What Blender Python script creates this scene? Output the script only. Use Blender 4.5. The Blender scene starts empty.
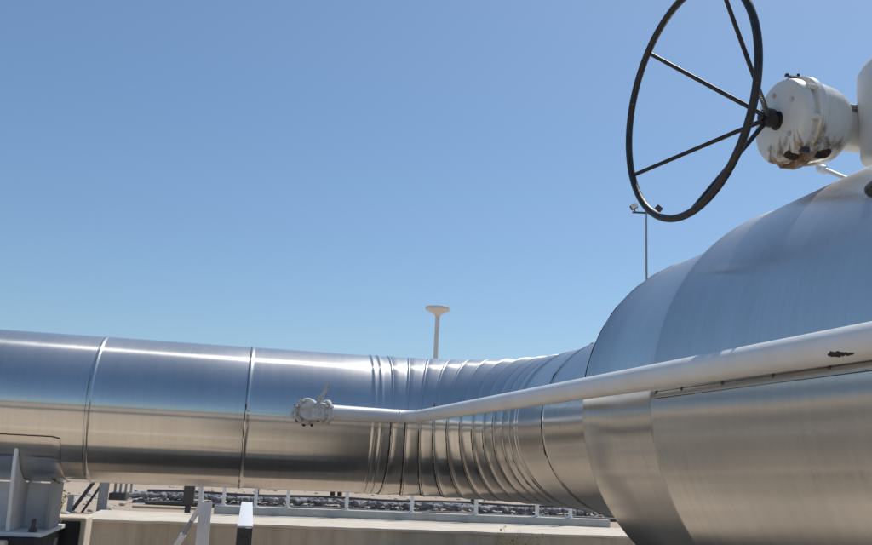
import bpy, bmesh, math, random
from mathutils import Vector, Matrix
random.seed(7)
PI = math.pi
R = math.radians
sc = bpy.context.scene
COL = sc.collection
V = Vector
AX = 1.837           # height of the pipe axis
RP = 0.5             # radius of the clad pipe
RE = 1.172           # centre-line radius of the elbow
EL = RE * PI / 2     # its length

# ------------------------------------------------------------------ materials
def new_mat(name):
    m = bpy.data.materials.new(name); m.use_nodes = True
    nt = m.node_tree; b = nt.nodes['Principled BSDF']
    return m, nt, b
def N(nt, t, **kw):
    n = nt.nodes.new(t)
    for k, v in kw.items(): setattr(n, k, v)
    return n
def ramp(nt, src, stops):
    r = N(nt, 'ShaderNodeValToRGB'); e = r.color_ramp.elements
    while len(e) < len(stops): e.new(0.5)
    for i, (p, c) in enumerate(stops):
        e[i].position = p; e[i].color = (*c, 1) if len(c) == 3 else c
    nt.links.new(src, r.inputs[0]); return r.outputs[0]
def noise(nt, vec, scale, detail=4, rough=0.55, dist=0.0):
    n = N(nt, 'ShaderNodeTexNoise'); n.inputs['Scale'].default_value = scale
    n.inputs['Detail'].default_value = detail; n.inputs['Roughness'].default_value = rough
    n.inputs['Distortion'].default_value = dist
    if vec is not None: nt.links.new(vec, n.inputs['Vector'])
    return n.outputs['Fac']
def mapping(nt, vec, scale=(1, 1, 1), loc=(0, 0, 0)):
    m = N(nt, 'ShaderNodeMapping'); m.inputs['Scale'].default_value = scale
    m.inputs['Location'].default_value = loc
    nt.links.new(vec, m.inputs['Vector']); return m.outputs[0]
def mathn(nt, op, a, b=None, clamp=False):
    m = N(nt, 'ShaderNodeMath', operation=op); m.use_clamp = clamp
    for i, x in enumerate((a, b)):
        if x is None: continue
        if isinstance(x, (int, float)): m.inputs[i].default_value = x
        else: nt.links.new(x, m.inputs[i])
    return m.outputs[0]
def mixc(nt, f, a, b, mode='MIX'):
    m = N(nt, 'ShaderNodeMix', data_type='RGBA', blend_type=mode)
    for s, x in ((m.inputs[0], f), (m.inputs[6], a), (m.inputs[7], b)):
        if isinstance(x, (int, float)): s.default_value = x
        elif isinstance(x, tuple): s.default_value = (*x, 1)
        else: nt.links.new(x, s)
    return m.outputs[2]
def bump(nt, h, dist, strength=1.0, prev=None):
    b = N(nt, 'ShaderNodeBump'); b.inputs['Distance'].default_value = dist
    b.inputs['Strength'].default_value = strength
    nt.links.new(h, b.inputs['Height'])
    if prev is not None: nt.links.new(prev, b.inputs['Normal'])
    return b.outputs[0]

def metal_mat():
    # thin rolled aluminium cladding: fine grain round the pipe (uv: u along the axis, v round it, in metres)
    m, nt, b = new_mat('aluminium_cladding')
    L = nt.links
    uv = N(nt, 'ShaderNodeUVMap').outputs[0]
    tc = N(nt, 'ShaderNodeTexCoord').outputs['Object']
    oi = N(nt, 'ShaderNodeObjectInfo').outputs['Random']
    grain = noise(nt, mapping(nt, uv, (230, 5, 1)), 1.0, 3, 0.6)
    streak = noise(nt, mapping(nt, uv, (34, 1.6, 1)), 1.0, 4, 0.6)
    blotch = noise(nt, tc, 2.3, 5, 0.6)
    fine = noise(nt, tc, 30, 5, 0.7)
    base = ramp(nt, streak, [(0.25, (0.65, 0.635, 0.605)), (0.55, (0.715, 0.70, 0.665)), (0.85, (0.755, 0.74, 0.705))])
    dull = ramp(nt, blotch, [(0.42, (0, 0, 0)), (0.72, (1, 1, 1))])
    base = mixc(nt, mathn(nt, 'MULTIPLY', dull, 0.35), base, (0.60, 0.585, 0.555))
    spots = ramp(nt, fine, [(0.66, (0, 0, 0)), (0.74, (1, 1, 1))])
    base = mixc(nt, mathn(nt, 'MULTIPLY', spots, 0.15), base, (0.46, 0.43, 0.39))
    base = mixc(nt, mathn(nt, 'MULTIPLY', oi, 0.16), base, (0.56, 0.55, 0.535))
    dents = noise(nt, mapping(nt, uv, (2.6, 2.0, 1)), 1.0, 2, 0.4)
    nrm = bump(nt, dents, 0.0021, 0.6)
    nrm = bump(nt, grain, 0.0003, 0.35, nrm)
    tg = N(nt, 'ShaderNodeTangent', direction_type='UV_MAP'); tg.uv_map = 'UVMap'
    r = mathn(nt, 'ADD', mathn(nt, 'MULTIPLY', grain, 0.08), mathn(nt, 'MULTIPLY', blotch, 0.09))
    b2 = N(nt, 'ShaderNodeBsdfPrincipled')
    for p, r0, an in ((b, 0.11, 1.0), (b2, 0.38, 0.3)):
        L.new(base, p.inputs['Base Color']); p.inputs['Metallic'].default_value = 1
        L.new(mathn(nt, 'ADD', r, r0), p.inputs['Roughness'])
        p.inputs['Anisotropic'].default_value = an
        L.new(tg.outputs[0], p.inputs['Tangent']); L.new(nrm, p.inputs['Normal'])
    mx = N(nt, 'ShaderNodeMixShader')
    L.new(mathn(nt, 'ADD', mathn(nt, 'MULTIPLY', blotch, 0.22), 0.18), mx.inputs[0])
    L.new(b.outputs[0], mx.inputs[1]); L.new(b2.outputs[0], mx.inputs[2])
    L.new(mx.outputs[0], nt.nodes['Material Output'].inputs[0])
    return m
def paint_mat(name, col, dirt, rough=0.4, scale=6, dirt_amt=0.4, chips=None, b_dist=0.001):
    m, nt, b = new_mat(name); L = nt.links
    tc = N(nt, 'ShaderNodeTexCoord').outputs['Object']
    a = noise(nt, tc, scale, 6, 0.65, 0.4)
    c = mixc(nt, mathn(nt, 'MULTIPLY', ramp(nt, a, [(0.4, (0, 0, 0)), (0.75, (1, 1, 1))]), dirt_amt), col, dirt)
    if chips:
        f = noise(nt, tc, scale * 5, 5, 0.6, 0.8)
        c = mixc(nt, ramp(nt, f, [(0.66, (0, 0, 0)), (0.70, (1, 1, 1))]), c, chips)
    L.new(c, b.inputs['Base Color'])
    L.new(mathn(nt, 'ADD', mathn(nt, 'MULTIPLY', a, 0.25), rough), b.inputs['Roughness'])
    L.new(bump(nt, noise(nt, tc, scale * 9, 4), b_dist, 0.6), b.inputs['Normal'])
    return m
def gearbox_mat():
    # white enamel with rust that has run from the joint and the drain openings on the underside
    m, nt, b = new_mat('rusty_white_enamel'); L = nt.links
    tc = N(nt, 'ShaderNodeTexCoord').outputs['Object']
    sep = N(nt, 'ShaderNodeSeparateXYZ'); L.new(tc, sep.inputs[0])
    a = noise(nt, mapping(nt, tc, (9, 9, 5)), 1.6, 6, 0.65, 0.8)
    low = mathn(nt, 'MULTIPLY', mathn(nt, 'ADD', sep.outputs[2], 0.02), -8.5, )
    joint = mathn(nt, 'SUBTRACT', 1.0, mathn(nt, 'MULTIPLY', mathn(nt, 'ABSOLUTE', mathn(nt, 'SUBTRACT', sep.outputs[0], 0.062)), 10.0), True)
    msk = mathn(nt, 'ADD', mathn(nt, 'MULTIPLY', low, 0.5), mathn(nt, 'MULTIPLY', joint, 0.22))
    msk = mathn(nt, 'ADD', msk, mathn(nt, 'MULTIPLY', mathn(nt, 'SUBTRACT', a, 0.5), 2.0))
    f = ramp(nt, msk, [(0.38, (0, 0, 0)), (0.62, (0.75, 0.75, 0.75)), (0.85, (1, 1, 1))])
    rust = ramp(nt, noise(nt, tc, 40, 5), [(0.35, (0.13, 0.06, 0.025)), (0.65, (0.38, 0.22, 0.10))])
    chip = ramp(nt, noise(nt, tc, 55, 4, 0.6, 0.5), [(0.70, (0, 0, 0)), (0.73, (1, 1, 1))])
    c = mixc(nt, mathn(nt, 'MULTIPLY', ramp(nt, a, [(0.45, (0, 0, 0)), (0.8, (1, 1, 1))]), 0.35), (0.78, 0.755, 0.69), (0.56, 0.48, 0.36))
    c = mixc(nt, f, c, rust); c = mixc(nt, mathn(nt, 'MULTIPLY', chip, 0.8), c, (0.12, 0.07, 0.04))
    L.new(c, b.inputs['Base Color'])
    L.new(mathn(nt, 'ADD', mathn(nt, 'MULTIPLY', f, 0.4), 0.32), b.inputs['Roughness'])
    L.new(bump(nt, a, 0.001, 0.5), b.inputs['Normal'])
    return m
def ground_mat():
    m, nt, b = new_mat('sandy_gravel'); L = nt.links
    g = N(nt, 'ShaderNodeNewGeometry').outputs['Position']
    big = noise(nt, g, 0.25, 5, 0.6); mid = noise(nt, g, 2.2, 6, 0.65); peb = noise(nt, g, 38, 3, 0.6)
    v = N(nt, 'ShaderNodeTexVoronoi'); v.inputs['Scale'].default_value = 22; L.new(g, v.inputs['Vector'])
    c = ramp(nt, big, [(0.3, (0.42, 0.325, 0.235)), (0.7, (0.52, 0.42, 0.32))])
    c = mixc(nt, ramp(nt, mid, [(0.45, (0, 0, 0)), (0.7, (0.7, 0.7, 0.7))]), c, (0.44, 0.32, 0.235))
    c = mixc(nt, ramp(nt, v.outputs['Distance'], [(0.10, (0.6, 0.6, 0.6)), (0.42, (0, 0, 0))]), c, (0.56, 0.48, 0.39))
    c = mixc(nt, ramp(nt, peb, [(0.55, (0, 0, 0)), (0.75, (0.5, 0.5, 0.5))]), c, (0.20, 0.16, 0.125))
    L.new(c, b.inputs['Base Color']); b.inputs['Roughness'].default_value = 0.95
    L.new(bump(nt, peb, 0.03, 0.6, bump(nt, mid, 0.1, 0.6)), b.inputs['Normal'])
    return m
def concrete_mat(name, c0, c1, stain, amt=0.5):
    m, nt, b = new_mat(name); L = nt.links
    g = N(nt, 'ShaderNodeNewGeometry').outputs['Position']
    a = noise(nt, g, 1.7, 6, 0.65); run = noise(nt, mapping(nt, g, (5, 5, 0.7)), 1.0, 5, 0.6); f = noise(nt, g, 45, 4)
    c = ramp(nt, a, [(0.3, c0), (0.7, c1)])
    c = mixc(nt, mathn(nt, 'MULTIPLY', ramp(nt, run, [(0.45, (0, 0, 0)), (0.72, (1, 1, 1))]), amt), c, stain)
    c = mixc(nt, ramp(nt, f, [(0.62, (0, 0, 0)), (0.8, (0.5, 0.5, 0.5))]), c, tuple(x * 0.55 for x in c0))
    L.new(c, b.inputs['Base Color']); b.inputs['Roughness'].default_value = 0.9
    L.new(bump(nt, f, 0.004, 0.7, bump(nt, a, 0.02, 0.5)), b.inputs['Normal'])
    return m
def rock_mat():
    m, nt, b = new_mat('dark_rubble'); L = nt.links
    g = N(nt, 'ShaderNodeNewGeometry').outputs['Position']
    v = N(nt, 'ShaderNodeTexVoronoi'); v.inputs['Scale'].default_value = 9; L.new(g, v.inputs['Vector'])
    c = ramp(nt, v.outputs['Color'], [(0.2, (0.17, 0.18, 0.195)), (0.55, (0.25, 0.26, 0.275)), (0.9, (0.42, 0.40, 0.38))])
    L.new(c, b.inputs['Base Color']); b.inputs['Roughness'].default_value = 0.85
    L.new(bump(nt, noise(nt, g, 30, 4), 0.02, 0.7), b.inputs['Normal'])
    return m
M = {}
M['alu'] = metal_mat()
M['white'] = paint_mat('white_gloss_paint', (0.78, 0.78, 0.77), (0.56, 0.52, 0.46), 0.30, 5, 0.35)
M['support'] = paint_mat('pale_grey_paint', (0.74, 0.75, 0.76), (0.42, 0.38, 0.33), 0.42, 4, 0.45)
M['enamel'] = gearbox_mat()
M['drum'] = paint_mat('white_enamel', (0.72, 0.72, 0.71), (0.52, 0.50, 0.46), 0.34, 7, 0.4)
M['black'] = paint_mat('black_paint', (0.014, 0.014, 0.016), (0.06, 0.048, 0.036), 0.34, 14, 0.7, (0.16, 0.11, 0.075))
M['sealant'] = paint_mat('black_sealant', (0.018, 0.017, 0.016), (0.06, 0.05, 0.04), 0.6, 20, 0.6)
M['steel'] = paint_mat('galvanised_steel', (0.34, 0.35, 0.36), (0.22, 0.20, 0.18), 0.45, 6, 0.5)
M['darksteel'] = paint_mat('dark_steel', (0.06, 0.06, 0.065), (0.12, 0.09, 0.07), 0.5, 8, 0.5)
M['worn'] = paint_mat('weathered_grey_paint', (0.64, 0.63, 0.61), (0.26, 0.20, 0.15), 0.5, 22, 0.8, (0.10, 0.08, 0.07), 0.004)
M['ground'] = ground_mat()
M['concrete'] = concrete_mat('stained_concrete', (0.52, 0.42, 0.295), (0.62, 0.51, 0.375), (0.28, 0.21, 0.13), 0.6)
M['pale'] = concrete_mat('pale_concrete', (0.58, 0.51, 0.41), (0.70, 0.62, 0.50), (0.45, 0.38, 0.30), 0.4)
M['kerb'] = concrete_mat('grey_concrete', (0.46, 0.45, 0.41), (0.55, 0.53, 0.48), (0.30, 0.28, 0.25), 0.4)
M['bitumen'] = concrete_mat('bitumen_coat', (0.020, 0.021, 0.024), (0.04, 0.04, 0.042), (0.09, 0.085, 0.08), 0.5)
M['rock'] = rock_mat()
M['wood'] = concrete_mat('grey_timber', (0.42, 0.34, 0.24), (0.55, 0.46, 0.34), (0.30, 0.23, 0.15), 0.5)
M['weed'] = paint_mat('dry_weed', (0.42, 0.26, 0.07), (0.26, 0.20, 0.08), 0.8, 20, 0.6)
M['hill'] = concrete_mat('dry_scrub_hill', (0.10, 0.095, 0.07), (0.17, 0.15, 0.11), (0.08, 0.085, 0.055), 0.5)
M['asphalt'] = concrete_mat('asphalt', (0.06, 0.058, 0.055), (0.09, 0.086, 0.08), (0.12, 0.11, 0.10), 0.4)
M['dark_bed'] = concrete_mat('dark_reflection_ground', (0.032, 0.030, 0.028), (0.062, 0.058, 0.054), (0.085, 0.078, 0.07), 0.4)  # near-black, for the strip added to darken the mirrored ground
M['reflection_apron'] = concrete_mat('pale_reflection_concrete', (0.52, 0.42, 0.31), (0.62, 0.51, 0.385), (0.42, 0.32, 0.22), 0.5)  # pale, for the slab added to brighten the mirrored ground
M['rustblack'] = paint_mat('rusted_black', (0.03, 0.018, 0.012), (0.16, 0.08, 0.035), 0.7, 30, 0.7)
M['glass'] = paint_mat('lamp_glass', (0.75, 0.72, 0.62), (0.6, 0.58, 0.5), 0.15, 6, 0.2)

# ------------------------------------------------------------------ objects
def tag(o, label=None, cat=None, group=None, kind=None):
    if label: o['label'] = label
    if cat: o['category'] = cat
    if group: o['group'] = group
    if kind: o['kind'] = kind
    return o
def thing(name, label, cat, loc=(0, 0, 0), group=None):
    o = bpy.data.objects.new(name, None); COL.objects.link(o)
    o.location = loc; o.empty_display_size = 0.2
    return tag(o, label, cat, group)
def wpos(o):
    p = V((0, 0, 0))
    while o is not None: p = p + o.location; o = o.parent
    return p
def obj(name, bm, mat, parent=None, origin=None, smooth=True, sharp=40):
    """links bm (built in world coordinates) as one mesh object"""
    bm.normal_update()
    org = V(origin) if origin is not None else (wpos(parent) if parent else V((0, 0, 0)))
    for v in bm.verts: v.co -= org
    me = bpy.data.meshes.new(name)
    if smooth:
        for f in bm.faces: f.smooth = True
        lim = R(sharp)
        for e in bm.edges:
            if len(e.link_faces) == 2 and e.calc_face_angle(0) > lim: e.smooth = False
    bm.to_mesh(me); bm.free()
    if me.uv_layers: me.uv_layers[0].name = 'UVMap'
    for mm in (mat if isinstance(mat, list) else [mat]): me.materials.append(mm)
    o = bpy.data.objects.new(name, me); COL.objects.link(o)
    o.location = org - (wpos(parent) if parent else V((0, 0, 0))); o.parent = parent
    return o
def add_rings(bm, rings, us, closed=True, capa=False, capb=False, vlen=None, mi=0):
    """quads between successive rings; uv u = us[i], v = arc position"""
    uvl = bm.loops.layers.uv.verify()
    vs = [[bm.verts.new(p) for p in r] for r in rings]
    n = len(rings[0])
    vl = vlen or 1.0
    m = n if closed else n - 1
    for i in range(len(rings) - 1):
        for j in range(m):
            k = (j + 1) % n
            try: f = bm.faces.new((vs[i][j], vs[i][k], vs[i + 1][k], vs[i + 1][j]))
            except ValueError: continue
            f.material_index = mi
            for l, (u, v) in zip(f.loops, ((us[i], j), (us[i], j + 1), (us[i + 1], j + 1), (us[i + 1], j))):
                l[uvl].uv = (u, v / m * vl)
    if capa: bm.faces.new(vs[0])
    if capb: bm.faces.new(list(reversed(vs[-1])))
    return vs
def fix(bm):
    bmesh.ops.recalc_face_normals(bm, faces=bm.faces[:]); return bm
def circ(c, h, up, r, n, a0=0.0, a1=2 * PI, closed=True):
    k = n if closed else n + 1
    return [c + (h * math.cos(a0 + (a1 - a0) * j / n) + up * math.sin(a0 + (a1 - a0) * j / n)) * r for j in range(k)]
def frame(d):
    d = d.normalized()
    a = V((0, 0, 1)) if abs(d.z) < 0.9 else V((1, 0, 0))
    h = d.cross(a).normalized(); return h, h.cross(d).normalized()
def lathe(bm, base, axis, prof, n=48, capa=True, capb=True):
    """prof: (distance along axis, radius)"""
    axis = V(axis).normalized(); h, up = frame(axis); base = V(base)
    rings = [circ(base + axis * x, h, up, max(r, 1e-4), n) for x, r in prof]
    us = [0]
    for (x0, r0), (x1, r1) in zip(prof, prof[1:]): us.append(us[-1] + math.hypot(x1 - x0, r1 - r0))
    add_rings(bm, rings, us, True, capa, capb, 2 * PI * max(r for _, r in prof)); return bm
def tube(bm, pts, r, n=16, cap=True, closed=False):
    pts = [V(p) for p in pts]; rs = r if isinstance(r, (list, tuple)) else [r] * len(pts)
    rings = []; us = [0.0]; m = len(pts); prev = None
    for i, p in enumerate(pts):
        a = pts[i - 1] if (i > 0 or closed) else p
        b = pts[(i + 1) % m] if (i < m - 1 or closed) else p
        t = (b - a).normalized()
        if prev is None: h, up = frame(t)
        else:
            h = (prev - t * prev.dot(t)).normalized(); up = h.cross(t).normalized()
        prev = h
        rings.append(circ(p, h, up, rs[i], n))
        if i: us.append(us[-1] + (p - pts[i - 1]).length)
    if closed: rings.append(rings[0]); us.append(us[-1] + 0.01)
    add_rings(bm, rings, us, True, cap and not closed, cap and not closed, 2 * PI * rs[0])
    if closed: bmesh.ops.remove_doubles(bm, verts=bm.verts[:], dist=1e-6)
    return bm
def box(bm, lo, hi, bev=0.0, seg=2, rot=None, piv=None):
    lo, hi = V(lo), V(hi); c = (lo + hi) / 2; s = hi - lo
    b2 = bmesh.new(); bmesh.ops.create_cube(b2, size=1)
    for v in b2.verts: v.co = V((v.co.x * s.x, v.co.y * s.y, v.co.z * s.z))
    if bev: bmesh.ops.bevel(b2, geom=b2.edges[:] , offset=bev, segments=seg, profile=0.6, affect='EDGES')
    for v in b2.verts: v.co = (rot @ v.co if rot else v.co) + c
    me = bpy.data.meshes.new('tmp'); b2.to_mesh(me); b2.free(); bm.from_mesh(me); bpy.data.meshes.remove(me)
    return bm
def beam(bm, p, q, w, h, bev=0.004):
    """box section from p to q"""
    p, q = V(p), V(q); d = (q - p); L = d.length; d.normalize()
    side, up = frame(d); m = Matrix((d, side, up)).transposed()
    return box(bm, (p + q) / 2 - V((L / 2, w / 2, h / 2)), (p + q) / 2 + V((L / 2, w / 2, h / 2)), bev, 2, m)
def roughen(bm, amp, sc_=3.0, axis=None, seed=0):
    from mathutils import noise as mn
    for v in bm.verts:
        d = mn.noise_vector(v.co * sc_ + V((seed, seed * 2, 0))) * amp
        v.co += d if axis is None else V((d.x * axis[0], d.y * axis[1], d.z * axis[2]))
    return bm
def sub_boxes(bm, cuts):
    bmesh.ops.subdivide_edges(bm, edges=bm.edges[:], cuts=cuts, use_grid_fill=True); return bm

# ------------------------------------------------------------------ clad pipe with segmented elbow
def path(s):
    up = V((0, 0, 1))
    if s <= 0: return V((s, 0, AX)), V((1, 0, 0)), V((0, -1, 0))
    if s < EL:
        t = s / RE
        return V((RE * math.sin(t), -RE + RE * math.cos(t), AX)), V((math.cos(t), -math.sin(t), 0)), V((-math.sin(t), -math.cos(t), 0))
    return V((RE, -RE - (s - EL), AX)), V((0, -1, 0)), V((-1, 0, 0))
UP = V((0, 0, 1))
def pring(s, r, n=160): 
    c, t, h = path(s); return circ(c, h, UP, r, n)
def gring(sa, sb, s, r, n=160):
    """ring on the straight axis chord of one gore between stations sa and sb, cut on the mitre planes"""
    ca, cb = path(sa)[0], path(sb)[0]; k = (s - sa) / (sb - sa)
    c = ca.lerp(cb, k); th = (sa + (sb - sa) * k) / RE
    h = V((-math.sin(th), -math.cos(th), 0)); return circ(c, h, UP, r, n)
pipe = thing('insulated_pipe', 'large bright aluminium clad pipe bending through a segmented elbow towards the viewer', 'pipe', (-0.9, 0, AX))
def sheet(s0, s1, r, bead=0.007, name='cladding_sheet', gore=False, n=160, flare=0.0, w=0.020):
    bm = bmesh.new()
    st = [(s0 - 0.004, r - 0.006), (s0 - 0.003, r + 0.0025)]
    if bead:
        for k in range(7):
            a = PI * k / 6
            st.append((s0 + 0.004 + w * (1 - math.cos(a)) / 2, r + 0.0025 + bead * math.sin(a)))
    L = s1 - s0
    m = 3 if (gore or s0 > EL or s1 <= 0) else 12
    lo = s0 + 0.03
    for k in range(m + 1):
        x = lo + (s1 - lo) * k / m
        st.append((x, r + (0.0055 if gore else 0.0015) * (1 - k / m)))
    st.append((s1 + 0.006, r - 0.001))
    rings = [(gring(s0, s1, s, rr, n) if gore else pring(s, rr, n)) for s, rr in st]
    add_rings(bm, rings, [s for s, _ in st], True, False, False, 2 * PI * r)
    o = obj(name, fix(bm), M['alu'], pipe, sharp=70)
    return o
def sealant(s, r, a0, a1, w=0.006, t=0.005):
    """a thin uneven line of black sealant along a joint"""
    bm = bmesh.new(); pts = []; rs = []
    k = max(6, int((a1 - a0) / 0.05)); c, tg, h = path(s)
    for i in range(k + 1):
        a = a0 + (a1 - a0) * i / k
        pts.append(c + tg * random.uniform(-.0015, .0015) + (h * math.cos(a) + UP * math.sin(a)) * (r + 0.001))
        rs.append(w * (0.55 + 0.45 * random.random()) * (1.9 if random.random() < 0.06 else 1) * (0.3 if i in (0, k) else 1))
    tube(bm, pts, rs, 6)
    return obj('sealant_shade_line', bm, M['sealant'], pipe)
sheet(-6.5, -4.3, RP, 0.006)
sheet(-4.3, -1.989, RP, 0.006)
sheet(-1.989, -0.985, RP, 0.007, w=0.018)
sheet(-0.985, -0.135, RP, 0.0015, w=0.006)
sheet(-0.135, -0.085, RP, 0.004)
sheet(-0.085, 0.0, RP, 0.004)
NG = 11
for k in range(NG):
    sheet(EL * k / NG, EL * (k + 1) / NG, RP + random.uniform(-.0015, .0015), 0.0052, 'elbow_gore', True, w=0.017)
sheet(EL, EL + 0.05, RP, 0.006)
sheet(EL + 0.05, EL + 0.565, RP, 0.004)
sheet(EL + 0.565, EL + 1.80, RP + 0.006, 0.004)
sheet(EL + 4.35, EL + 7.0, RP, 0.006)
sheet(EL + 7.0, EL + 10.0, RP, 0.006)
for k in range(NG + 1):
    s = EL * k / NG
    for a0, a1 in ((-1.9 + random.uniform(-.2, .2), -0.05 + random.uniform(-.1, .35)),):
        if random.random() < 0.9 or a0 < 0: sealant(s - 0.003, RP + 0.001, a0, a1, 0.0042)
    if random.random() < 0.7:
        a = random.uniform(-1.2, -0.2); sealant(s - 0.002, RP, a, a + 0.10, 0.009)
sealant(EL + 0.559, RP + 0.0065, -2.2, 1.2, 0.006)
sealant(-0.988, RP + .002, -1.6, 1.5, 0.0022)
sealant(-1.993, RP + .001, -1.3, .4, 0.0018)
# long lap joint between two sheets, at the side of the straight run
bm = bmesh.new()
for (s0, s1, a, t) in ((-0.98, -0.62, -0.005, .0035),):
    c0 = V((s0, 0, AX)); h = V((0, -1, 0))
    pr = []
    for s in (s0, s1):
        c = V((s, 0, AX)); pr.append([c + (h * math.cos(a + d) + UP * math.sin(a + d)) * rr for d, rr in ((0.035, RP - .001), (0.03, RP + t), (0.0, RP + t), (-.002, RP - .001))])
    add_rings(bm, pr, [s0, s1], False, vlen=.03)
obj('lap_joint', fix(bm), M['alu'], pipe)
# saddle plate under the pipe at the support
bm = bmesh.new()
SA0, SA1 = -3.6, -2.125
rings = []; us = []
a0, a1 = R(-157), R(-23)
# angle 0 is towards the camera side: plate wraps the lower half
def arc(s, r, e0, e1, n=80): return circ(V((s, 0, AX)), V((0, -1, 0)), UP, r, n, e0, e1, False)
st = [(SA0, RP + .001), (SA0, RP + .008), (SA0 + .01, RP + .010), (SA1 - .05, RP + .010), (SA1 - .012, RP + .010), (SA1, RP + .006), (SA1, RP + .001)]
for s, r in st:
    k = max(0, (s - (SA1 - 0.06)) / 0.06)
    rings.append(arc(s, r, R(-157) , R(-24.5) - 0.03 * k)); us.append(s)
add_rings(bm, rings, us, False, vlen=1.2)
obj('saddle_plate', fix(bm), M['alu'], pipe, sharp=35)

# ------------------------------------------------------------------ support and foundation
sup = thing('pipe_support', 'pale grey welded plate support holding the straight pipe at the left', 'pipe support', (-2.6, 0, 1.0))
ZB = 1.0     # top of the foundation
def plate(name, lo, hi, bev=0.004, mat='support'):
    bm = bmesh.new(); box(bm, lo, hi, bev); return obj(name, bm, M[mat], sup)
def cut_plate(name, a_lo, a_hi, prof, mat='support'):
    """plate thin in x with a (y,z) outline"""
    bm = bmesh.new(); f = [bm.verts.new((a_lo, y, z)) for y, z in prof]; g = [bm.verts.new((a_hi, y, z)) for y, z in prof]
    bm.faces.new(f); bm.faces.new(list(reversed(g)))
    for i in range(len(f)):
        j = (i + 1) % len(f); bm.faces.new((f[i], g[i], g[j], f[j]))
    fix(bm); bmesh.ops.bevel(bm, geom=bm.edges[:], offset=0.003, segments=2, affect='EDGES')
    return obj(name, bm, M[mat], sup)
plate('base_plate', (-3.55, -0.40, ZB + .002), (-2.17, 0.40, ZB + 0.028))
plate('web_plate', (-3.5, -0.012, ZB + 0.028), (-2.21, 0.012, AX - RP - 0.02))
def rib_profile(ymax=0.43):
    rr = RP + 0.019; top = []
    for k in range(13):
        y = -ymax + (ymax - 0.013) * k / 12
        top.append((y, AX - math.sqrt(rr * rr - y * y)))
    return [(-0.36, ZB + 0.029), (-ymax, AX - math.sqrt(rr * rr - ymax * ymax) - 0.1)] + top + [(-0.013, ZB + 0.029)]
for x in (-2.385, -3.1):
    cut_plate('stiffener', x - 0.012, x + 0.012, rib_profile())
    cut_plate('stiffener', x - 0.012, x + 0.012, [(-y, z) for y, z in rib_profile()])
cut_plate('end_plate', -2.209, -2.185, [(-.16, ZB + .029), (-.16, AX - math.sqrt(.519 ** 2 - .16 ** 2)), (0, AX - .519), (.16, AX - math.sqrt(.519 ** 2 - .16 ** 2)), (.16, ZB + .029)], 'steel')
for x in (-2.24, -2.9):
    for y in (-.34, .34):
        bm = bmesh.new(); lathe(bm, (x, y, ZB + .0285), (0, 0, 1), [(0, .026), (.02, .026), (.0201, .014), (.075, .014), (.08, .010)], 12)
        obj('anchor_bolt', fix(bm), M['darksteel'], sup)
fnd = thing('foundation_block', 'black coated concrete foundation block with pale edges under the pipe support', 'foundation', (-2.9, 0, 0))  # dark block with paler strips along its edges
bm = bmesh.new(); box(bm, (-4.4, -0.45, -0.02), (-2.20, 0.338, ZB), 0.015, 3); obj('block', bm, M['bitumen'], fnd)
bm = bmesh.new(); box(bm, (-4.4, -0.53, -.02), (-2.345, -.452, ZB - .012), 0.02, 4); obj('front_edge', bm, M['pale'], fnd)
bm = bmesh.new(); box(bm, (-4.4, .345, -.02), (-2.035, .60, ZB + .075), 0.018, 3); obj('rear_edge', bm, M['pale'], fnd)
bm = bmesh.new(); box(bm, (-2.199, .325, .3), (-2.07, .344, ZB + .05), 0.006, 2); obj('coated_face', bm, M['bitumen'], fnd)

# ------------------------------------------------------------------ clad valve body with gear operator
VX = RE                       # x of the right-hand run
def vb(t): return -RE - t     # distance along it from the elbow's end -> y
valve = thing('clad_valve', 'big aluminium clad valve body with white gear operator at right', 'valve', (VX, vb(2.9), AX))
def shell(name, prof, n=200, mat='alu'):
    bm = bmesh.new(); rings = [circ(V((VX, vb(t), AX)), V((-1, 0, 0)), UP, r, n) for t, r in prof]
    us = [0.0]
    for (x0, r0), (x1, r1) in zip(prof, prof[1:]): us.append(us[-1] + math.hypot(x1 - x0, r1 - r0))
    add_rings(bm, rings, us, True, False, False, 2 * PI * prof[0][1])
    return obj(name, fix(bm), M[mat], valve, sharp=50)
rA, rB = 0.7315, 0.771
shell('end_shell', [(1.775, RP + .009), (1.770, .60), (1.772, rA - .02), (1.775, rA - .002), (1.785, rA + .006), (1.795, rA + .006), (1.803, rA), (2.15, rA + .003), (2.52, rA + .006)])
shell('body_shell', [(2.505, rA - .01), (2.504, rB + .001), (2.512, rB + .006), (2.530, rB + .006), (2.545, rB), (3.2, rB + .003), (3.9, rB), (3.93, rB + .006), (3.95, rB + .006), (3.96, rB - .01)])
shell('end_shell', [(3.94, rA + .01), (4.36, rA), (4.37, rA - .02), (4.372, .60), (4.367, RP + .012)])
# bolted lap of the two half shells, on the side facing the camera
def strip(t0, t1, a0, a1, r0, r1):
    bm = bmesh.new(); rings = []; us = []
    for k in range(9):
        t = t0 + (t1 - t0) * k / 8; c = V((VX, vb(t), AX)); h = V((-1, 0, 0))
        rings.append([c + (h * math.cos(a) + UP * math.sin(a)) * r for a, r in ((a1 + .002, r0), (a1, r1), ((a0 + a1) / 2, r1 + .001), (a0, r1), (a0 - .002, r0))]); us.append(t)
    add_rings(bm, rings, us, False, vlen=.06); return fix(bm)
o = obj('lap_joint', strip(2.56, 3.92, R(0.1), R(1.5), rB - .002, rB + .0035), M['alu'], valve, sharp=30)
o = obj('sealant_shade_line', strip(2.56, 3.92, R(1.54), R(1.63), rB - .002, rB + .0035), M['sealant'], valve)
o = obj('sealant_shade_line', strip(2.56, 3.92, R(-.02), R(.07), rB - .002, rB + .003), M['sealant'], valve)
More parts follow.
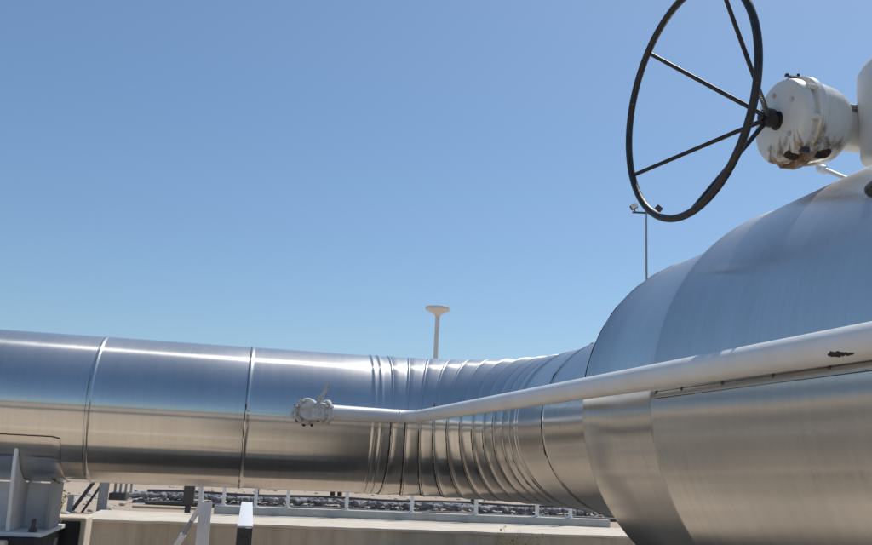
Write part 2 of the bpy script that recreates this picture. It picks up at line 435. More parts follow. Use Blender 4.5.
def seal_shade(t, r, a0, a1, w):
    bm = bmesh.new(); k = 40; pts = []; rs = []
    for i in range(k + 1):
        a = a0 + (a1 - a0) * i / k
        pts.append(V((VX, vb(t + random.uniform(-.001, .001)), AX)) + (V((-1, 0, 0)) * math.cos(a) + UP * math.sin(a)) * r); rs.append(w * random.uniform(.6, 1.1) * (.3 if i in (0, k) else 1))
    tube(bm, pts, rs, 6); return obj('sealant_shade_line', bm, M['sealant'], valve)
seal_shade(1.774, rA + .002, .15, 2.2, .006); seal_shade(2.496, rA + .018, .12, 2.2, .010); seal_shade(2.502, rA + .008, -1.2, -.02, .002)  # black arcs on the upper ring edges draw in a shadow line
for t in (2.56, 2.74, 2.99, 3.245, 3.477, 3.70):
    bm = bmesh.new(); a = R(1.45); dirv = V((-math.cos(a), 0, math.sin(a)))
    lathe(bm, V((VX, vb(t), AX)) + dirv * rB, dirv, [(0, .007), (.003, .007), (.006, .005), (.007, .002)], 10)
    obj('rivet', fix(bm), M['darksteel'], valve)
# flared cladding round the neck, made of folded sheets
bm = bmesh.new()
NS = V((VX + .05, vb(2.98), 0)); nseg = 9
prof = [(.66, 2.05), (.54, 2.325), (.42, 2.485), (.30, 2.565), (.19, 2.60), (.125, 2.615)]
rings = []
for r, z in prof: rings.append([NS + V((math.cos(2 * PI * (j + .35) / nseg) * r, math.sin(2 * PI * (j + .35) / nseg) * r, z)) for j in range(nseg)])
us = [0, .27, .46, .6, .7, .75]
add_rings(bm, rings, us, True, vlen=2.5)
bmesh.ops.subdivide_edges(bm, edges=bm.edges[:], cuts=3, use_grid_fill=True, smooth=0)
obj('neck_cladding', fix(bm), M['alu'], valve, sharp=12)
bm = bmesh.new(); lathe(bm, (VX + .05, vb(2.95), 2.55), (0, 0, 1), [(0, .085), (.17, .085)], 40); obj('bonnet', fix(bm), M['drum'], valve)
# gear housing (drum) and its worm gearbox reaching out to the left
DB = V((VX + .035, vb(2.92), 2.678))
bm = bmesh.new(); lathe(bm, DB, (0, 0, 1), [(0, .05), (0, .192), (.004, .197), (.012, .199), (.26, .199), (.30, .196), (.335, .178), (.36, .14), (.362, .06), (.42, .06), (.43, .05)], 72)
obj('gear_housing', fix(bm), M['drum'], valve, sharp=50)
GY, GZ, GX = -3.91, 2.815, 0.775      # gearbox axis and face
bm = bmesh.new()
lathe(bm, (GX, GY, GZ), (1, 0, 0), [(0, .02), (0, .132), (.004, .142), (.012, .148), (.040, .150), (.041, .139), (.058, .139), (.059, .158), (.064, .162), (.085, .162), (.090, .158), (.091, .149),
      (.13, .145), (.175, .136), (.205, .122), (.225, .100), (.228, .09), (.229, .078), (.26, .074), (.44, .074)], 72)
obj('gearbox', fix(bm), M['enamel'], valve, origin=(GX, GY, GZ), sharp=35)
gb = bpy.data.objects['gearbox']
for k in range(8):
    a = 2 * PI * (k + .3) / 8
    bm = bmesh.new(); lathe(bm, (GX + .030, GY + .153 * math.cos(a), GZ + .153 * math.sin(a)), (1, 0, 0), [(0, .011), (.03, .011)], 6)
    obj('flange_bolt', fix(bm), M['darksteel'] if k in (2, 5) else M['enamel'], gb)
for k in range(5):
    a = 2 * PI * (k + .15) / 5
    bm = bmesh.new(); lathe(bm, (GX + .0005, GY + .10 * math.cos(a), GZ + .10 * math.sin(a)), (-1, 0, 0), [(0, .009), (.007, .009), (.0075, .004)], 6)
    obj('cover_screw', fix(bm), M['worn'], gb)
for x, a, w, l in ((.020, R(-108), .016, .024), (.112, R(-118), .017, .030)):
    c = V((GX + x, GY, GZ)); rr_ = .146 if x < .1 else .145; dv = V((0, math.cos(a), math.sin(a))); sd = V((0, -math.sin(a), math.cos(a)))
    m = Matrix((V((1, 0, 0)), sd, dv)).transposed(); p = c + dv * rr_
    bm = bmesh.new(); box(bm, p - V((l, w, .008)), p + V((l, w, .008)), .006, 2, m); sub_boxes(bm, 2); roughen(bm, .010, 34); obj('drain_cover', bm, M['rustblack'], gb)
bm = bmesh.new(); lathe(bm, (GX + .075, GY - .02, GZ + .158), (0, -.1, 1), [(0, .009), (.006, .009), (.0061, .005), (.014, .005), (.0145, .006), (.02, .005)], 10); obj('grease_nipple', fix(bm), M['darksteel'], gb)
bm = bmesh.new(); lathe(bm, (GX + .01, GY - .05, GZ + .145), (0, -.4, 1), [(0, .008), (.007, .008), (.012, .005)], 10); obj('grease_nipple', fix(bm), M['darksteel'], gb)
for y in (-.055, -.02):
    bm = bmesh.new(); lathe(bm, (GX + .229, GY + y, GZ + .062), (1, 0, 0), [(0, .012), (.05, .012)], 10); obj('neck_stud', fix(bm), M['steel'], gb)
bm = bmesh.new(); lathe(bm, (GX + .0005, GY, GZ), (-1, 0, 0), [(0, .034), (.006, .033), (.0062, .024), (.05, .024)], 24); obj('shaft', fix(bm), M['black'], gb)
# dark knob at the top of the cladding, at the right edge
kp = V((VX, vb(3.45), AX)) + V((-math.cos(R(39.5)), 0, math.sin(R(39.5)))) * rB
bm = bmesh.new(); lathe(bm, kp - V((-math.cos(R(39.5)), 0, math.sin(R(39.5)))) * .004, (-math.cos(R(39.5)), 0, math.sin(R(39.5))), [(0, .026), (.016, .026), (.024, .02), (.026, .008)], 24); obj('plug', fix(bm), M['black'], valve)
# slim conduit sticking up behind the body
def loc(px, py, pz):   # camera-plan coordinates to the plan of the pipe
    ca, sa = math.cos(R(11.2193)), math.sin(R(11.2193)); x, y = px + .35193, py - 6.52883
    return V((x * ca + y * sa, -x * sa + y * ca, pz + 1.6))
c1, c2_ = loc(1.659, 3.6, 1.327), loc(1.70, 3.30, 1.15)
bm = bmesh.new(); tube(bm, [c1 + (c1 - c2_) * .02, c1, c1.lerp(c2_, .12), c1.lerp(c2_, .13), c2_, c2_ + V((0, 0, -.5))], [.017, .019, .019, .011, .011, .011], 12)
obj('conduit', fix(bm), M['white'], valve)

# ------------------------------------------------------------------ handwheel
WC = V((0.4204, -3.922, 1.231 + 1.6)); WN = V((-.9974, -.0718, .01)).normalized()
E1 = WN.cross(UP).normalized(); E2 = E1.cross(WN)
hub = WC - WN * .327
wheel = thing('handwheel', 'black five spoked round handwheel turned almost edge-on before the sky', 'handwheel', tuple(hub))
bm = bmesh.new(); RW = .399
tube(bm, [WC + (E1 * math.cos(2 * PI * k / 120) + E2 * math.sin(2 * PI * k / 120)) * RW for k in range(120)], .0128, 14, closed=True)
obj('rim', fix(bm), M['black'], wheel)
for k in range(5):
    a = R(-22 + 72 * k); dv = E1 * math.cos(a) + E2 * math.sin(a)
    bm = bmesh.new()
    p0 = hub + WN * .012 + dv * .02; p1 = WC + dv * (RW - .004)
    tube(bm, [p0, p0.lerp(p1, .3) , p0.lerp(p1, .7), p1], [.0085, .008, .0075, .007], 10); obj('spoke', fix(bm), M['black'], wheel)
bm = bmesh.new(); lathe(bm, hub - WN * .018, WN, [(0, .030), (.004, .033), (.034, .033), (.038, .029), (.0381, .017), (.05, .017), (.052, .012)], 24); obj('hub', fix(bm), M['black'], wheel)

# ------------------------------------------------------------------ thin white line with its flanged take-off
line = thing('white_branch_pipe', 'thin white painted pipe running from flange past the big valve body', 'pipe', (-.487, -.85, 1.86))
S = V((-.50, -.855, 1.862)); B = V((.13, -.667, 1.872)); F = V((.352, -4.845, 1.893)); G = F + (F - B).normalized() * 1.6
dirA = (B - S).normalized(); dirB = (F - B).normalized()
pts = [S, S + dirA * .05]; rad = [.050, .0485]
for k in range(1, 6): pts.append(S.lerp(B - dirA * .13, k / 5)); rad.append(.0485 - .0065 * k / 5)
c0, c2 = B - dirA * .13, B + dirB * .13
for k in range(1, 9):
    u = k / 8; pts.append(c0 * (1 - u) ** 2 + B * 2 * u * (1 - u) + c2 * u * u); rad.append(.042 - .002 * u)
for k in range(1, 25): pts.append(c2.lerp(G, k / 24)); rad.append(.040)
bm = bmesh.new(); tube(bm, pts, rad, 48); obj('pipe_run', fix(bm), M['white'], line, sharp=60)
def weld(p, d, r):
    bm = bmesh.new(); h, up = frame(d)
    ring = [p + (h * math.cos(2 * PI * k / 40) + up * math.sin(2 * PI * k / 40)) * r + d * random.uniform(-.001, .001) for k in range(40)]
    tube(bm, ring, .0045, 8, closed=True); return obj('weld_bead', fix(bm), M['white'], line)
weld(c0, dirA, .042); weld(c2, dirB, .040)
# torn black wrap low on the thin pipe
w0 = B + dirB * ((V((0.30, -4.80, 0)) - B.xy.to_3d()).length)
sdv = dirB.cross(UP).normalized()
if sdv.x > 0: sdv = -sdv
bm = bmesh.new(); top_, bot_ = [], []
rnd = random.Random(4)
for k in range(19):
    u = k / 18; ctr = -33 - 12 * u + 4 * (rnd.random() - .5); half = (8.5 * math.sin(PI * min(1, u * 1.25 + .08)) ** .8 if u < .7 else 6 * (1.02 - u) / .32) * rnd.uniform(.7, 1.15) + 1
    for lst, rr in ((top_, .0425), (bot_, .0385)):
        p = w0 + dirB * (-.038 + .076 * u)
        lst.append([p + (sdv * math.cos(R(a)) + UP * math.sin(R(a))) * rr for a in (ctr + half, ctr + half * .4, ctr - half * .3, ctr - half)])
add_rings(bm, top_, [k * .008 for k in range(19)], False, vlen=.03)
rim_ = [r[0] for r in top_] + [r[-1] for r in reversed(top_)]; rim2 = [r[0] for r in bot_] + [r[-1] for r in reversed(bot_)]
add_rings(bm, [rim_, rim2], [0, .004], True, vlen=.3)
bmesh.ops.remove_doubles(bm, verts=bm.verts[:], dist=1e-6)
roughen(bm, .0012, 60); obj('torn_wrap', fix(bm), M['sealant'], line)
# take-off: stub, two flanges with bolts, small valve body and lever
FP = V((-.575, -.48, 1.872))
bm = bmesh.new(); lathe(bm, FP, (0, -1, 0), [(0, .085), (.012, .085), (.013, .06), (.20, .06)], 32); obj('nozzle', fix(bm), M['worn'], line)
bm = bmesh.new(); lathe(bm, FP + V((0, -.07, 0)), (-.25, -1, 0), [(0, .03), (0, .080), (.006, .087), (.024, .087), (.03, .080), (.031, .055), (.05, .055), (.051, .087), (.070, .087), (.078, .08), (.079, .05), (.10, .045), (.12, .03)], 40)
roughen(bm, .0015, 30); fl = obj('flange', fix(bm), M['worn'], line, sharp=45)
for k in range(8):
    a = 2 * PI * (k + .5) / 8
    bm = bmesh.new(); lathe(bm, FP + V((-.02 + .068 * math.cos(a), -.14, .068 * math.sin(a))), (-.25, -1, 0), [(0, .013), (.026, .013), (.0261, .007), (.038, .007)], 6); obj('flange_bolt', fix(bm), M['worn'], fl)
for k in range(7):
    a = R(120 + 34 * k); p = FP + V((.088 * math.cos(a), -.018, .088 * math.sin(a)))
    bm = bmesh.new(); tube(bm, [p + V((0, 0, -.012)), p, p + V((.006, -.004, .012))], [.003, .012 + .006 * random.random(), .003], 7)
    roughen(bm, .006, 40); obj('torn_sealant', fix(bm), M['sealant'], line)
bm = bmesh.new(); box(bm, S - V((.075, .05, .055)), S + V((.02, .05, .055)), .02, 3); roughen(bm, .002, 20); obj('valve_block', bm, M['worn'], line)
bm = bmesh.new(); lathe(bm, S + V((.012, .004, 0)), dirA, [(0, .04), (0, .074), (.005, .078), (.022, .078), (.026, .074), (.027, .05)], 32); roughen(bm, .0015, 30); f2 = obj('flange', fix(bm), M['worn'], line, sharp=45)
for k in range(6):
    a = 2 * PI * (k + .5) / 6; h, up = frame(dirA)
    bm = bmesh.new(); lathe(bm, S + V((-.004, 0, 0)) + (h * math.cos(a) + up * math.sin(a)) * .064, dirA, [(0, .010), (.05, .010)], 6); obj('flange_bolt', fix(bm), M['worn'], f2)
bm = bmesh.new(); tube(bm, [S + V((-.03, -.01, .04)), S + V((-.028, -.015, .075)), S + V((-.005, -.02, .12)), S + V((.012, -.02, .155)), S + V((.02, -.02, .175))], [.020, .017, .013, .012, .015], 12); roughen(bm, .002, 40); obj('lever', fix(bm), M['worn'], line)

# ------------------------------------------------------------------ setting
def axis_vals(lo, hi, fine_lo, fine_hi, step, growth=1.5):
    v = []; x = fine_lo
    while x < fine_hi: v.append(x); x += step
    v.append(fine_hi); s = step
    while v[-1] < hi: s *= growth; v.append(min(hi, v[-1] + s))
    s = step; l = []
    x = fine_lo
    while x > lo: s *= growth; x = max(lo, x - s); l.append(x)
    return list(reversed(l)) + v
from mathutils import noise as mn
def sstep(x): x = min(1, max(0, x)); return x * x * (3 - 2 * x)
def gz(x, y):
    lift = sstep((y - 4.6) / 1.75) if x < -2.95 else sstep((y - 5.1) / 1.2)
    r = math.hypot(x, y)
    z = 0.62 * lift
    if y > 6.8 or y < -1: z += mn.noise(V((x * .35, y * .35, 0))) * .03 * min(1, max(0, abs(y) - 1) / 6)
    if x < -2.9 and y > 4: z += mn.noise(V((x * 2.5, y * 2.5, 3))) * .05
    return z
bm = bmesh.new()
xs = axis_vals(-2500, 2500, -9, 12, .35); ys = axis_vals(-2500, 2500, -4, 18, .25)
vv = [[bm.verts.new((x, y, gz(x, y) if abs(x) < 60 and abs(y) < 60 else (0.62 if y > 6.3 else 0))) for x in xs] for y in ys]
for i in range(len(ys) - 1):
    for j in range(len(xs) - 1): bm.faces.new((vv[i][j], vv[i][j + 1], vv[i + 1][j + 1], vv[i + 1][j]))
tag(obj('ground', bm, M['ground']), kind='structure')
bm = bmesh.new()
def hill(cx, cy, rad, h, seed):
    n, m = 40, 12
    g = []
    for i in range(m + 1):
        f = i / m; row = []
        for j in range(n):
            a = 2 * PI * j / n; rr = rad * (1 - f) * (1 + .25 * mn.noise(V((math.cos(a) * 2, math.sin(a) * 2, seed))))
            p = V((cx + rr * 2.2 * math.cos(a), cy + rr * math.sin(a), 0))
            p.z = h * sstep(f) + mn.noise(p * .02) * h * .12 - 2 * (1 - f); row.append(bm.verts.new(p))
        g.append(row)
    for i in range(m):
        for j in range(n): bm.faces.new((g[i][j], g[i][(j + 1) % n], g[i + 1][(j + 1) % n], g[i + 1][j]))
for k, (a, dist, rad, h) in enumerate([(-100, 900, 260, 26), (-60, 1000, 280, 22), (-140, 950, 300, 30), (-170, 900, 260, 24), (-20, 1100, 300, 25), (35, 1200, 280, 20), (80, 1300, 350, 24), (120, 1200, 300, 20), (160, 1000, 260, 22)]):
    hill(dist * math.cos(R(a)), dist * math.sin(R(a)), rad, h, k)
tag(obj('hills', fix(bm), M['hill']), kind='structure')
# service road and a concrete walkway on the camera side (seen mirrored in the cladding)
bm = bmesh.new(); box(bm, (-60, -19, -.1), (60, -12.5, .035), 0); tag(obj('road', bm, M['asphalt']), kind='structure')
bm = bmesh.new(); box(bm, (-30, -12.4, -.1), (-12, 4.5, .03), 0); tag(obj('road', bm, M['asphalt']), kind='structure')
bm = bmesh.new(); box(bm, (-3.75, -11.4, -.1), (-3.40, -2.81, .048), .006); tag(obj('walkway', bm, M['pale']), kind='structure')
bm = bmesh.new(); box(bm, (-11.9, -11.5, -.1), (-.31, -1.0, .028), 0); tag(obj('reflection_apron', bm, M['reflection_apron']), kind='structure')  # slab added out of view so the valve body mirrors brighter ground
bm = bmesh.new(); box(bm, (-40, -2.80, -.1), (-.32, -2.50, .05), .01); tag(obj('walkway', bm, M['pale']), kind='structure')

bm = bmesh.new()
outline = [(-2.0, -.95), (-.30, -.95), (-.30, -12), (2.9, -12), (2.9, 4.95), (.75, 4.95), (.75, .36), (-2.0, .36)]  # dark strip added under the pipes to deepen the mirrored shadow band
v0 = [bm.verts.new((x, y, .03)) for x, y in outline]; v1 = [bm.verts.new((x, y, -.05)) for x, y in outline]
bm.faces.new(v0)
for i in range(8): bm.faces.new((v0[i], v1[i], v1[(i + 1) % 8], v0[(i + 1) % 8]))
tag(obj('dark_reflection_bed', fix(bm), M['dark_bed'], smooth=False), kind='structure')

# unseen white wall, added so the cladding mirrors a bright line
t = thing('reflection_wall', 'long white wall added out of view for a bright mirrored line', 'wall', (-46, -15, 0))
bm = bmesh.new(); box(bm, (-46.1, -60, -.1), (-45.9, 25, 1.9), .01); obj('wall_body', bm, M['white'], t)
bm = bmesh.new(); box(bm, (-46.16, -60, 1.902), (-45.84, 25, 1.98), .01); obj('coping', bm, M['pale'], t)
# retaining wall, kerb, railing
def jitter_top(bm, z, amp):
    for v in bm.verts:
        if v.co.z > z: v.co.z += mn.noise(V((v.co.x * 3, v.co.y * 3, 1))) * amp
wall = thing('retaining_wall', 'long low concrete retaining wall with sunlit pale top behind the pipe', 'wall', (3, 5.7, 0))
bm = bmesh.new(); box(bm, (-2.86, 5.03, -.05), (14, 6.62, .665), 0); sub_boxes(bm, 3); obj('wall_body', bm, M['concrete'], wall, sharp=30)
bm = bmesh.new(); box(bm, (-2.88, 5.01, .667), (14, 6.62, .70), 0)
bmesh.ops.subdivide_edges(bm, edges=[e for e in bm.edges if abs((e.verts[0].co - e.verts[1].co).x) > 1], cuts=90, use_grid_fill=True)
roughen(bm, .014, 4, (0, 1, .6)); obj('coping', bm, M['pale'], wall, sharp=30)
kerb = None
bm = bmesh.new(); box(bm, (-1.37, 6.625, .60), (4.62, 6.83, .812), .012, 2); tag(obj('kerb_beam', bm, M['kerb']), 'long grey concrete kerb beam carrying the white railing posts', 'kerb')
rail = thing('white_railing', 'white railing of slim posts standing on the grey kerb behind the pipe', 'railing', (1.5, 6.72, .812))
PX = [-1.25, -.80, -.34, .52, 1.50, 2.49, 3.46, 4.0]
for x in PX:
    bm = bmesh.new(); box(bm, (x - .024, 6.70, .813), (x + .024, 6.76, 1.70), .004); box(bm, (x - .045, 6.675, .8125), (x + .045, 6.785, .822), .002); obj('post', bm, M['white'], rail)
for z in (1.30, 1.69):
    bm = bmesh.new(); tube(bm, [(-1.3, 6.73, z), (4.05, 6.73, z)], .022, 14); obj('rail', fix(bm), M['white'], rail)
# flat post, beam on its legs and tubular brace between pipe and wall
t = thing('flat_post', 'flat white post standing beside the diagonal tube', 'post', (-1.32, 2.78, 0))
bm = bmesh.new(); box(bm, (-1.385, 2.765, -.02), (-1.262, 2.79, 1.075), .004); obj('upright', bm, M['support'], t)
bm = bmesh.new(); box(bm, (-1.335, 2.792, -.02), (-1.315, 2.86, 1.07), .003); obj('stiffener', bm, M['support'], t)
t = thing('steel_beam', 'pale steel beam on legs pointing towards the pipe with bolted end darkened as if shaded', 'beam', (-.92, 3, 0))
bm = bmesh.new(); box(bm, (-.985, 1.19, .972), (-.855, 4.74, .985), .002); obj('top_flange', bm, M['white'], t)
bm = bmesh.new(); box(bm, (-.926, 1.20, .815), (-.914, 4.74, .971), .002); box(bm, (-.985, 1.20, .80), (-.855, 4.74, .814), .002); obj('web', bm, M['steel'], t)
bm = bmesh.new(); box(bm, (-.983, 1.176, .74), (-.857, 1.188, .968), .002); obj('end_plate', bm, M['darksteel'], t)  # dark colour stands in for shade on the beam's end
for x in (-.955, -.885):
    for z in (.80, .90):
        bm = bmesh.new(); lathe(bm, (x, 1.1755, z), (0, -1, 0), [(0, .016), (.014, .016), (.0141, .009), (.03, .009)], 6); obj('bolt', fix(bm), M['darksteel'], t)
bm = bmesh.new(); box(bm, (-.86, 1.15, .74), (-.80, 1.30, .80), .004); obj('bracket', bm, M['darksteel'], t)
for y in (1.5, 4.4):
    bm = bmesh.new(); box(bm, (-.97, y - .05, -.02), (-.87, y + .05, .798), .004); obj('leg', bm, M['steel'], t)
t = thing('tube_brace', 'white tube rail bending down diagonally left of the flat post', 'handrail', (-1.5, 2.6, 0))
p0, p1, p2, p3, p4 = loc(-2.257, 9, -.30), loc(-2.242, 9, -.54), loc(-2.262, 9, -.606), loc(-2.419, 9, -.92), loc(-2.80, 9, -1.62)
bm = bmesh.new(); tube(bm, [p0, p1, p1.lerp(p2, .5) , p2, p2.lerp(p3, .33)], .026, 14); obj('upper_tube', fix(bm), M['white'], t)
bm = bmesh.new(); tube(bm, [p2.lerp(p3, .3), p2.lerp(p3, .78)], .022, 14); obj('sleeve', fix(bm), M['steel'], t)
bm = bmesh.new(); tube(bm, [p2.lerp(p3, .74), p2.lerp(p3, .78), p2.lerp(p3, .95), p4], [.02, .034, .030, .027], 14); obj('lower_tube', fix(bm), M['white'], t)

# steel frame with brace at the wall's left end
t = thing('steel_frame', 'grey steel post with dark diagonal braces at the left end of wall', 'frame', (-2.98, 7.1, .62))
q = loc(-4.66, 13.0, 0).xy
bm = bmesh.new(); box(bm, (q.x - .065, q.y - .04, .55), (q.x + .065, q.y + .04, 1.75), .006); obj('post', bm, M['steel'], t)
for dx, z0, th in ((-.42, .60, .05), (-.26, .62, .035)):
    bm = bmesh.new(); beam(bm, (q.x + dx, q.y, z0), (q.x - .05, q.y + .02, 1.22 if dx < -.3 else 1.0), th, th); obj('brace', bm, M['darksteel'], t)
bm = bmesh.new(); box(bm, (q.x - .47, q.y - .03, .55), (q.x - .39, q.y + .03, .86), .004); obj('foot_post', bm, M['steel'], t)
bm = bmesh.new(); box(bm, (q.x + .07, q.y + .05, .80), (q.x + .30, q.y + .5, .90), .006); obj('box_section', bm, M['darksteel'], t)
for k in range(4):
    x = q.x + .12 + k * .075
    bm = bmesh.new(); box(bm, (x, q.y + .12, .905), (x + .03, q.y + .18, 1.5), .003); obj('slat', bm, M['steel'], t)
t = thing('junction_box', 'dark steel cabinet standing behind the wall beside white railing end', 'box', tuple(loc(-3.42, 13.0, -.9)))
q2 = loc(-3.42, 13.0, 0).xy
bm = bmesh.new(); box(bm, (q2.x - .075, q2.y - .09, .80), (q2.x + .075, q2.y + .09, 1.25), .01); obj('cabinet', bm, M['darksteel'], t)
bm = bmesh.new(); box(bm, (q2.x - .06, q2.y - .10, .84), (q2.x + .06, q2.y - .092, 1.20), .003); obj('door', bm, M['darksteel'], t)
bm = bmesh.new(); box(bm, (q2.x - .04, q2.y - .05, .55), (q2.x + .04, q2.y + .05, .80), .004); obj('stand', bm, M['darksteel'], t)
# rubble gabion rows
def rubble(name, x0, x1, y0, y1, z0, z1, label, seed):
    rnd = random.Random(seed); bm = bmesh.new()
    nx = int((x1 - x0) / .055)
    for i in range(nx):
        for lay in range(2):
            for row in range(2):
                c = V((x0 + (i + rnd.random()) * (x1 - x0) / nx, y0 + (row + .3 + .4 * rnd.random()) * (y1 - y0) / 2, z0 + (lay + .45) * (z1 - z0) / 2))
                b2 = bmesh.new(); bmesh.ops.create_icosphere(b2, subdivisions=1, radius=.5)
                sx, sy, sz = rnd.uniform(.05, .14), rnd.uniform(.15, .4), rnd.uniform(.07, .13)
                rt = Matrix.Rotation(rnd.uniform(-.4, .4), 3, 'Y') @ Matrix.Rotation(rnd.uniform(0, 3), 3, 'Z')
                for v in b2.verts: v.co = rt @ V((v.co.x * sx, v.co.y * sy, v.co.z * sz)) * rnd.uniform(.8, 1.15) + c
                me = bpy.data.meshes.new('tmp'); b2.to_mesh(me); b2.free(); bm.from_mesh(me); bpy.data.meshes.remove(me)
    tag(obj(name, bm, M['rock'], smooth=False), label, 'rock wall')
rubble('rubble_wall', -2.85, 11, 9.6, 10.6, .57, .82, 'low wall of grey rubble running behind the white railing', 3)
bm = bmesh.new(); 
box(bm, (-2.55, 7.2, .70), (-1.45, 7.36, .735), .004); tag(obj('timber_plank', bm, M['wood']), 'pale weathered timber plank lying on the wall top near steel frame', 'plank')
for zz, yy, rr_, lb in ((.85, 9.45, .022, 'upper dark conduit tube running in front of the rubble wall'), (.645, 9.35, .045, 'lower dark conduit tube lying at the foot of the rubble wall')):
    bm = bmesh.new(); pts = [(-2.6 + k * .5, yy, zz + .012 * math.sin(k * 1.3)) for k in range(27)]
    tube(bm, pts, rr_, 10)
    tag(obj('conduit_tube', fix(bm), M['darksteel']), lb, 'conduit', 'dark conduits along the rubble wall')
# far bollards
for i, (px, py, h, w) in enumerate([(-3.777, 20.1, .55, .05), (-2.07, 20.0, .5, .055), (-1.93, 20.2, .5, .055), (1.096, 20.35, .62, .06)]):
    p = loc(px, py, 0); g0 = gz(p.x, p.y)
    bm = bmesh.new(); lathe(bm, (p.x, p.y, g0 - .05), (0, 0, 1), [(0, w), (h, w), (h + .04, w * .7), (h + .05, w * .2)], 14)
    lb = ['black bollard standing alone furthest left on the far gravel', 'left one of a close pair of black bollards on gravel', 'right one of a close pair of black bollards on gravel', 'black bollard standing alone behind the elbow, furthest right'][i]
    tag(obj('bollard', fix(bm), M['black'], origin=(p.x, p.y, g0)), lb, 'bollard', 'black bollards on the far gravel')

# lamp mast with shallow white dish head
t = thing('lamp_post', 'white lamp post with flared flat head rising behind the pipe', 'lamp post', (5.04, 22.93, .6))
b0 = V((5.04, 22.93, .55))
bm = bmesh.new(); lathe(bm, b0, (0, 0, 1), [(0, .16), (.02, .16), (.025, .095), (6.08, .078)], 24); obj('pole', fix(bm), M['white'], t)
bm = bmesh.new(); lathe(bm, b0 + V((0, 0, 6.0)), (0, 0, 1), [(-.06, .082), (.0, .12), (.165, .40), (.17, .435), (.175, .44), (.265, .44), (.27, .435), (.275, .2), (.277, .05)], 32); obj('lamp_head', fix(bm), M['white'], t, sharp=20)
# tall floodlight mast
mp = V((20.13, 38.28, .6))
t = thing('floodlight_mast', 'tall thin grey mast with two floodlights seen through the handwheel', 'floodlight mast', tuple(mp))
bm = bmesh.new(); lathe(bm, mp, (0, 0, 1), [(0, .2), (.03, .2), (.035, .09), (15.6, .05)], 16); obj('pole', fix(bm), M['steel'], t)
cr = V((math.cos(R(-11.2)), math.sin(R(-11.2)), 0))
top = mp + V((0, 0, 15.45))
bm = bmesh.new(); beam(bm, top - cr * .8, top + cr * .85, .09, .09); obj('cross_arm', bm, M['darksteel'], t)
for sgn, mat, tilt, z in ((-1, 'glass', -.5, .33), (1, 'darksteel', .7, .30)):
    c = top + cr * (.72 * sgn) + V((0, 0, z))
    m = Matrix.Rotation(R(-11.2), 3, 'Z') @ Matrix.Rotation(tilt, 3, 'Y')
    bm = bmesh.new(); box(bm, c - V((.20, .11, .145)), c + V((.20, .11, .145)), .04, 2, m); l = obj('floodlight', bm, M['darksteel'], t)
    g = c + m @ V((0, -.118, 0)); bm = bmesh.new(); box(bm, g - V((.17, .012, .115)), g + V((.17, .012, .115)), .006, 2, m); obj('lens', bm, M[mat], l)
    bm = bmesh.new(); beam(bm, top + cr * (.66 * sgn) + V((0, 0, .05)), c, .06, .06); obj('bracket', bm, M['darksteel'], l)

# dry weeds at the foot of the wall and on the slope
def weed(p, h, n, seed, label):
    rnd = random.Random(seed); bm = bmesh.new()
    for k in range(n):
        a = rnd.uniform(0, 2 * PI); L = h * rnd.uniform(.5, 1.1); lean = rnd.uniform(.05, .5)
        q0 = p + V((rnd.uniform(-.05, .05), rnd.uniform(-.05, .05), 0)); q1 = q0 + V((math.cos(a) * lean * L * .5, math.sin(a) * lean * L * .5, L * .6)); q2 = q0 + V((math.cos(a) * lean * L, math.sin(a) * lean * L, L))
        tube(bm, [q0, q1, q2], [.004, .003, .0015], 4)
        for j in range(5):
            u = rnd.uniform(.3, 1); c = q0.lerp(q2, u) + V((rnd.uniform(-.02, .02), rnd.uniform(-.02, .02), 0)); s = rnd.uniform(.02, .05)
            d1 = V((rnd.uniform(-1, 1), rnd.uniform(-1, 1), rnd.uniform(-.3, 1))).normalized() * s; d2 = V((rnd.uniform(-1, 1), rnd.uniform(-1, 1), rnd.uniform(-1, 1))).normalized() * s * .5
            bm.faces.new([bm.verts.new(c), bm.verts.new(c + d1 * .5 + d2), bm.verts.new(c + d1), bm.verts.new(c + d1 * .5 - d2)])
    tag(obj('dry_weed', bm, M['weed'], origin=p, smooth=False), label, 'weed', 'dry weeds by the wall')
weed(loc(.78, 10.9, -1.6), .72, 26, 1, 'ochre dry weed at the foot of wall, left of two below the elbow')
weed(loc(1.13, 10.9, -1.6), .76, 30, 2, 'ochre dry weed at the foot of wall, right of two below the elbow')
p = loc(-5.02, 12.3, 0); weed(V((p.x, p.y, gz(p.x, p.y))), .28, 24, 3, 'rust brown dry weed on the gravel slope beside the foundation block')
# loose stones (nobody could count them)
rnd = random.Random(5); bm = bmesh.new()
for k in range(900):
    if k < 350: x, y = rnd.uniform(-7, -2.9), rnd.uniform(4.4, 12)
    elif k < 650: x, y = rnd.uniform(-3, 10), rnd.uniform(10.7, 26)
    else: x, y = rnd.uniform(-5, 4), rnd.uniform(-6, 4.8)
    if -4.5 < x < -1.9 and -.8 < y < .9: continue
    s = rnd.uniform(.015, .06); c = V((x, y, gz(x, y) + s * .2))
    b2 = bmesh.new(); bmesh.ops.create_icosphere(b2, subdivisions=1, radius=s)
    for v in b2.verts: v.co = V((v.co.x * rnd.uniform(.8, 1.3), v.co.y * rnd.uniform(.8, 1.3), v.co.z * .6)) + c
    me = bpy.data.meshes.new('tmp'); b2.to_mesh(me); b2.free(); bm.from_mesh(me); bpy.data.meshes.remove(me)
tag(obj('loose_stones', bm, M['kerb'], smooth=False), 'scattered loose stones on the sandy ground', 'stones', kind='stuff')

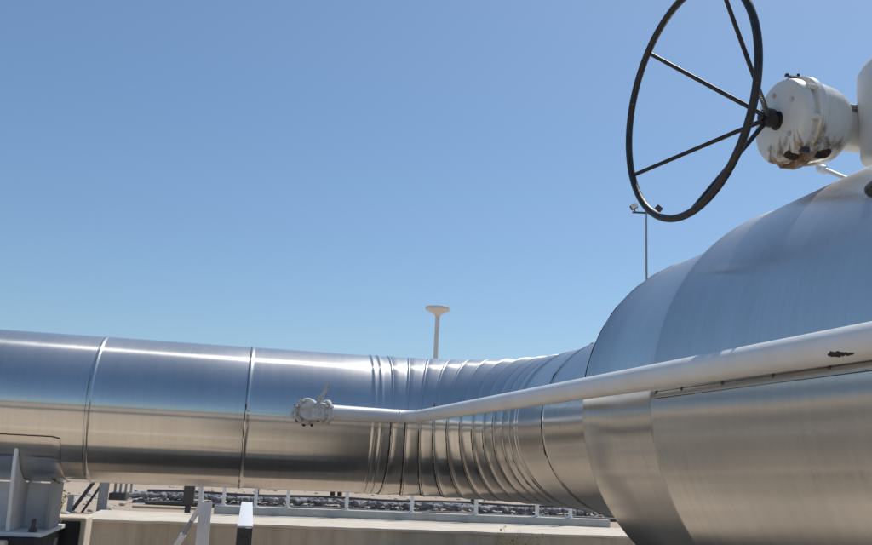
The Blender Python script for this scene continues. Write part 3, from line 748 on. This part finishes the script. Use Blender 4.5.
# ------------------------------------------------------------------ light
SUN_EL, SUN_AZ = R(58.5), R(48.5)      # azimuth from +Y towards +X
w = bpy.data.worlds.new('World'); sc.world = w; w.use_nodes = True
nt = w.node_tree; bg = nt.nodes['Background']
sky = nt.nodes.new('ShaderNodeTexSky'); sky.sky_type = 'NISHITA'; sky.sun_disc = False
sky.sun_elevation = SUN_EL; sky.sun_rotation = SUN_AZ; sky.air_density = 1.0; sky.dust_density = 0.9; sky.ozone_density = 1.5; sky.altitude = 0
tint = nt.nodes.new('ShaderNodeMix'); tint.data_type = 'RGBA'; tint.blend_type = 'MULTIPLY'; tint.inputs[0].default_value = 1; tint.inputs[7].default_value = (0.84, 1.0, 1.09, 1)
nt.links.new(sky.outputs[0], tint.inputs[6]); 
mixs = nt.nodes.new('ShaderNodeMix'); mixs.data_type = 'RGBA'; mixs.inputs[0].default_value = 0.11; mixs.inputs[7].default_value = (2.3, 4.0, 7.0, 1)
nt.links.new(tint.outputs[2], mixs.inputs[6]); nt.links.new(mixs.outputs[2], bg.inputs[0]); bg.inputs[1].default_value = 0.10
sl = bpy.data.lights.new('sun', 'SUN'); sl.energy = 3.6; sl.angle = R(0.53); sl.color = (1.0, 0.95, 0.87)
so = bpy.data.objects.new('sun', sl); COL.objects.link(so)
sv = V((math.cos(SUN_EL) * math.sin(SUN_AZ), math.cos(SUN_EL) * math.cos(SUN_AZ), math.sin(SUN_EL)))
so.rotation_euler = sv.to_track_quat('Z', 'Y').to_euler(); so.location = (0, 0, 30)

# ------------------------------------------------------------------ camera
cd = bpy.data.cameras.new('camera'); co = bpy.data.objects.new('camera', cd); COL.objects.link(co); sc.camera = co
F_PX, PITCH, ROLL, YAW = 866.6, 0.21227, 0.04845, R(11.2193)
cd.sensor_width = 36; cd.lens = F_PX / 872 * 36; cd.clip_end = 6000; cd.clip_start = .05
fw = V((math.sin(YAW) * math.cos(PITCH), math.cos(YAW) * math.cos(PITCH), math.sin(PITCH)))
rt = V((math.cos(YAW), -math.sin(YAW), 0)); up = rt.cross(fw)
r2 = rt * math.cos(ROLL) + up * math.sin(ROLL); u2 = -rt * math.sin(ROLL) + up * math.cos(ROLL)
co.matrix_world = Matrix.Translation(V((-.925, -6.4725, 1.6))) @ Matrix((r2, u2, -fw)).transposed().to_4x4()
sc.view_settings.view_transform = 'Standard'; sc.view_settings.look = 'None'; sc.view_settings.exposure = 0; sc.view_settings.gamma = 1
sc.view_settings.use_curve_mapping = False
sc.cycles.use_denoising = True; sc.cycles.max_bounces = 8
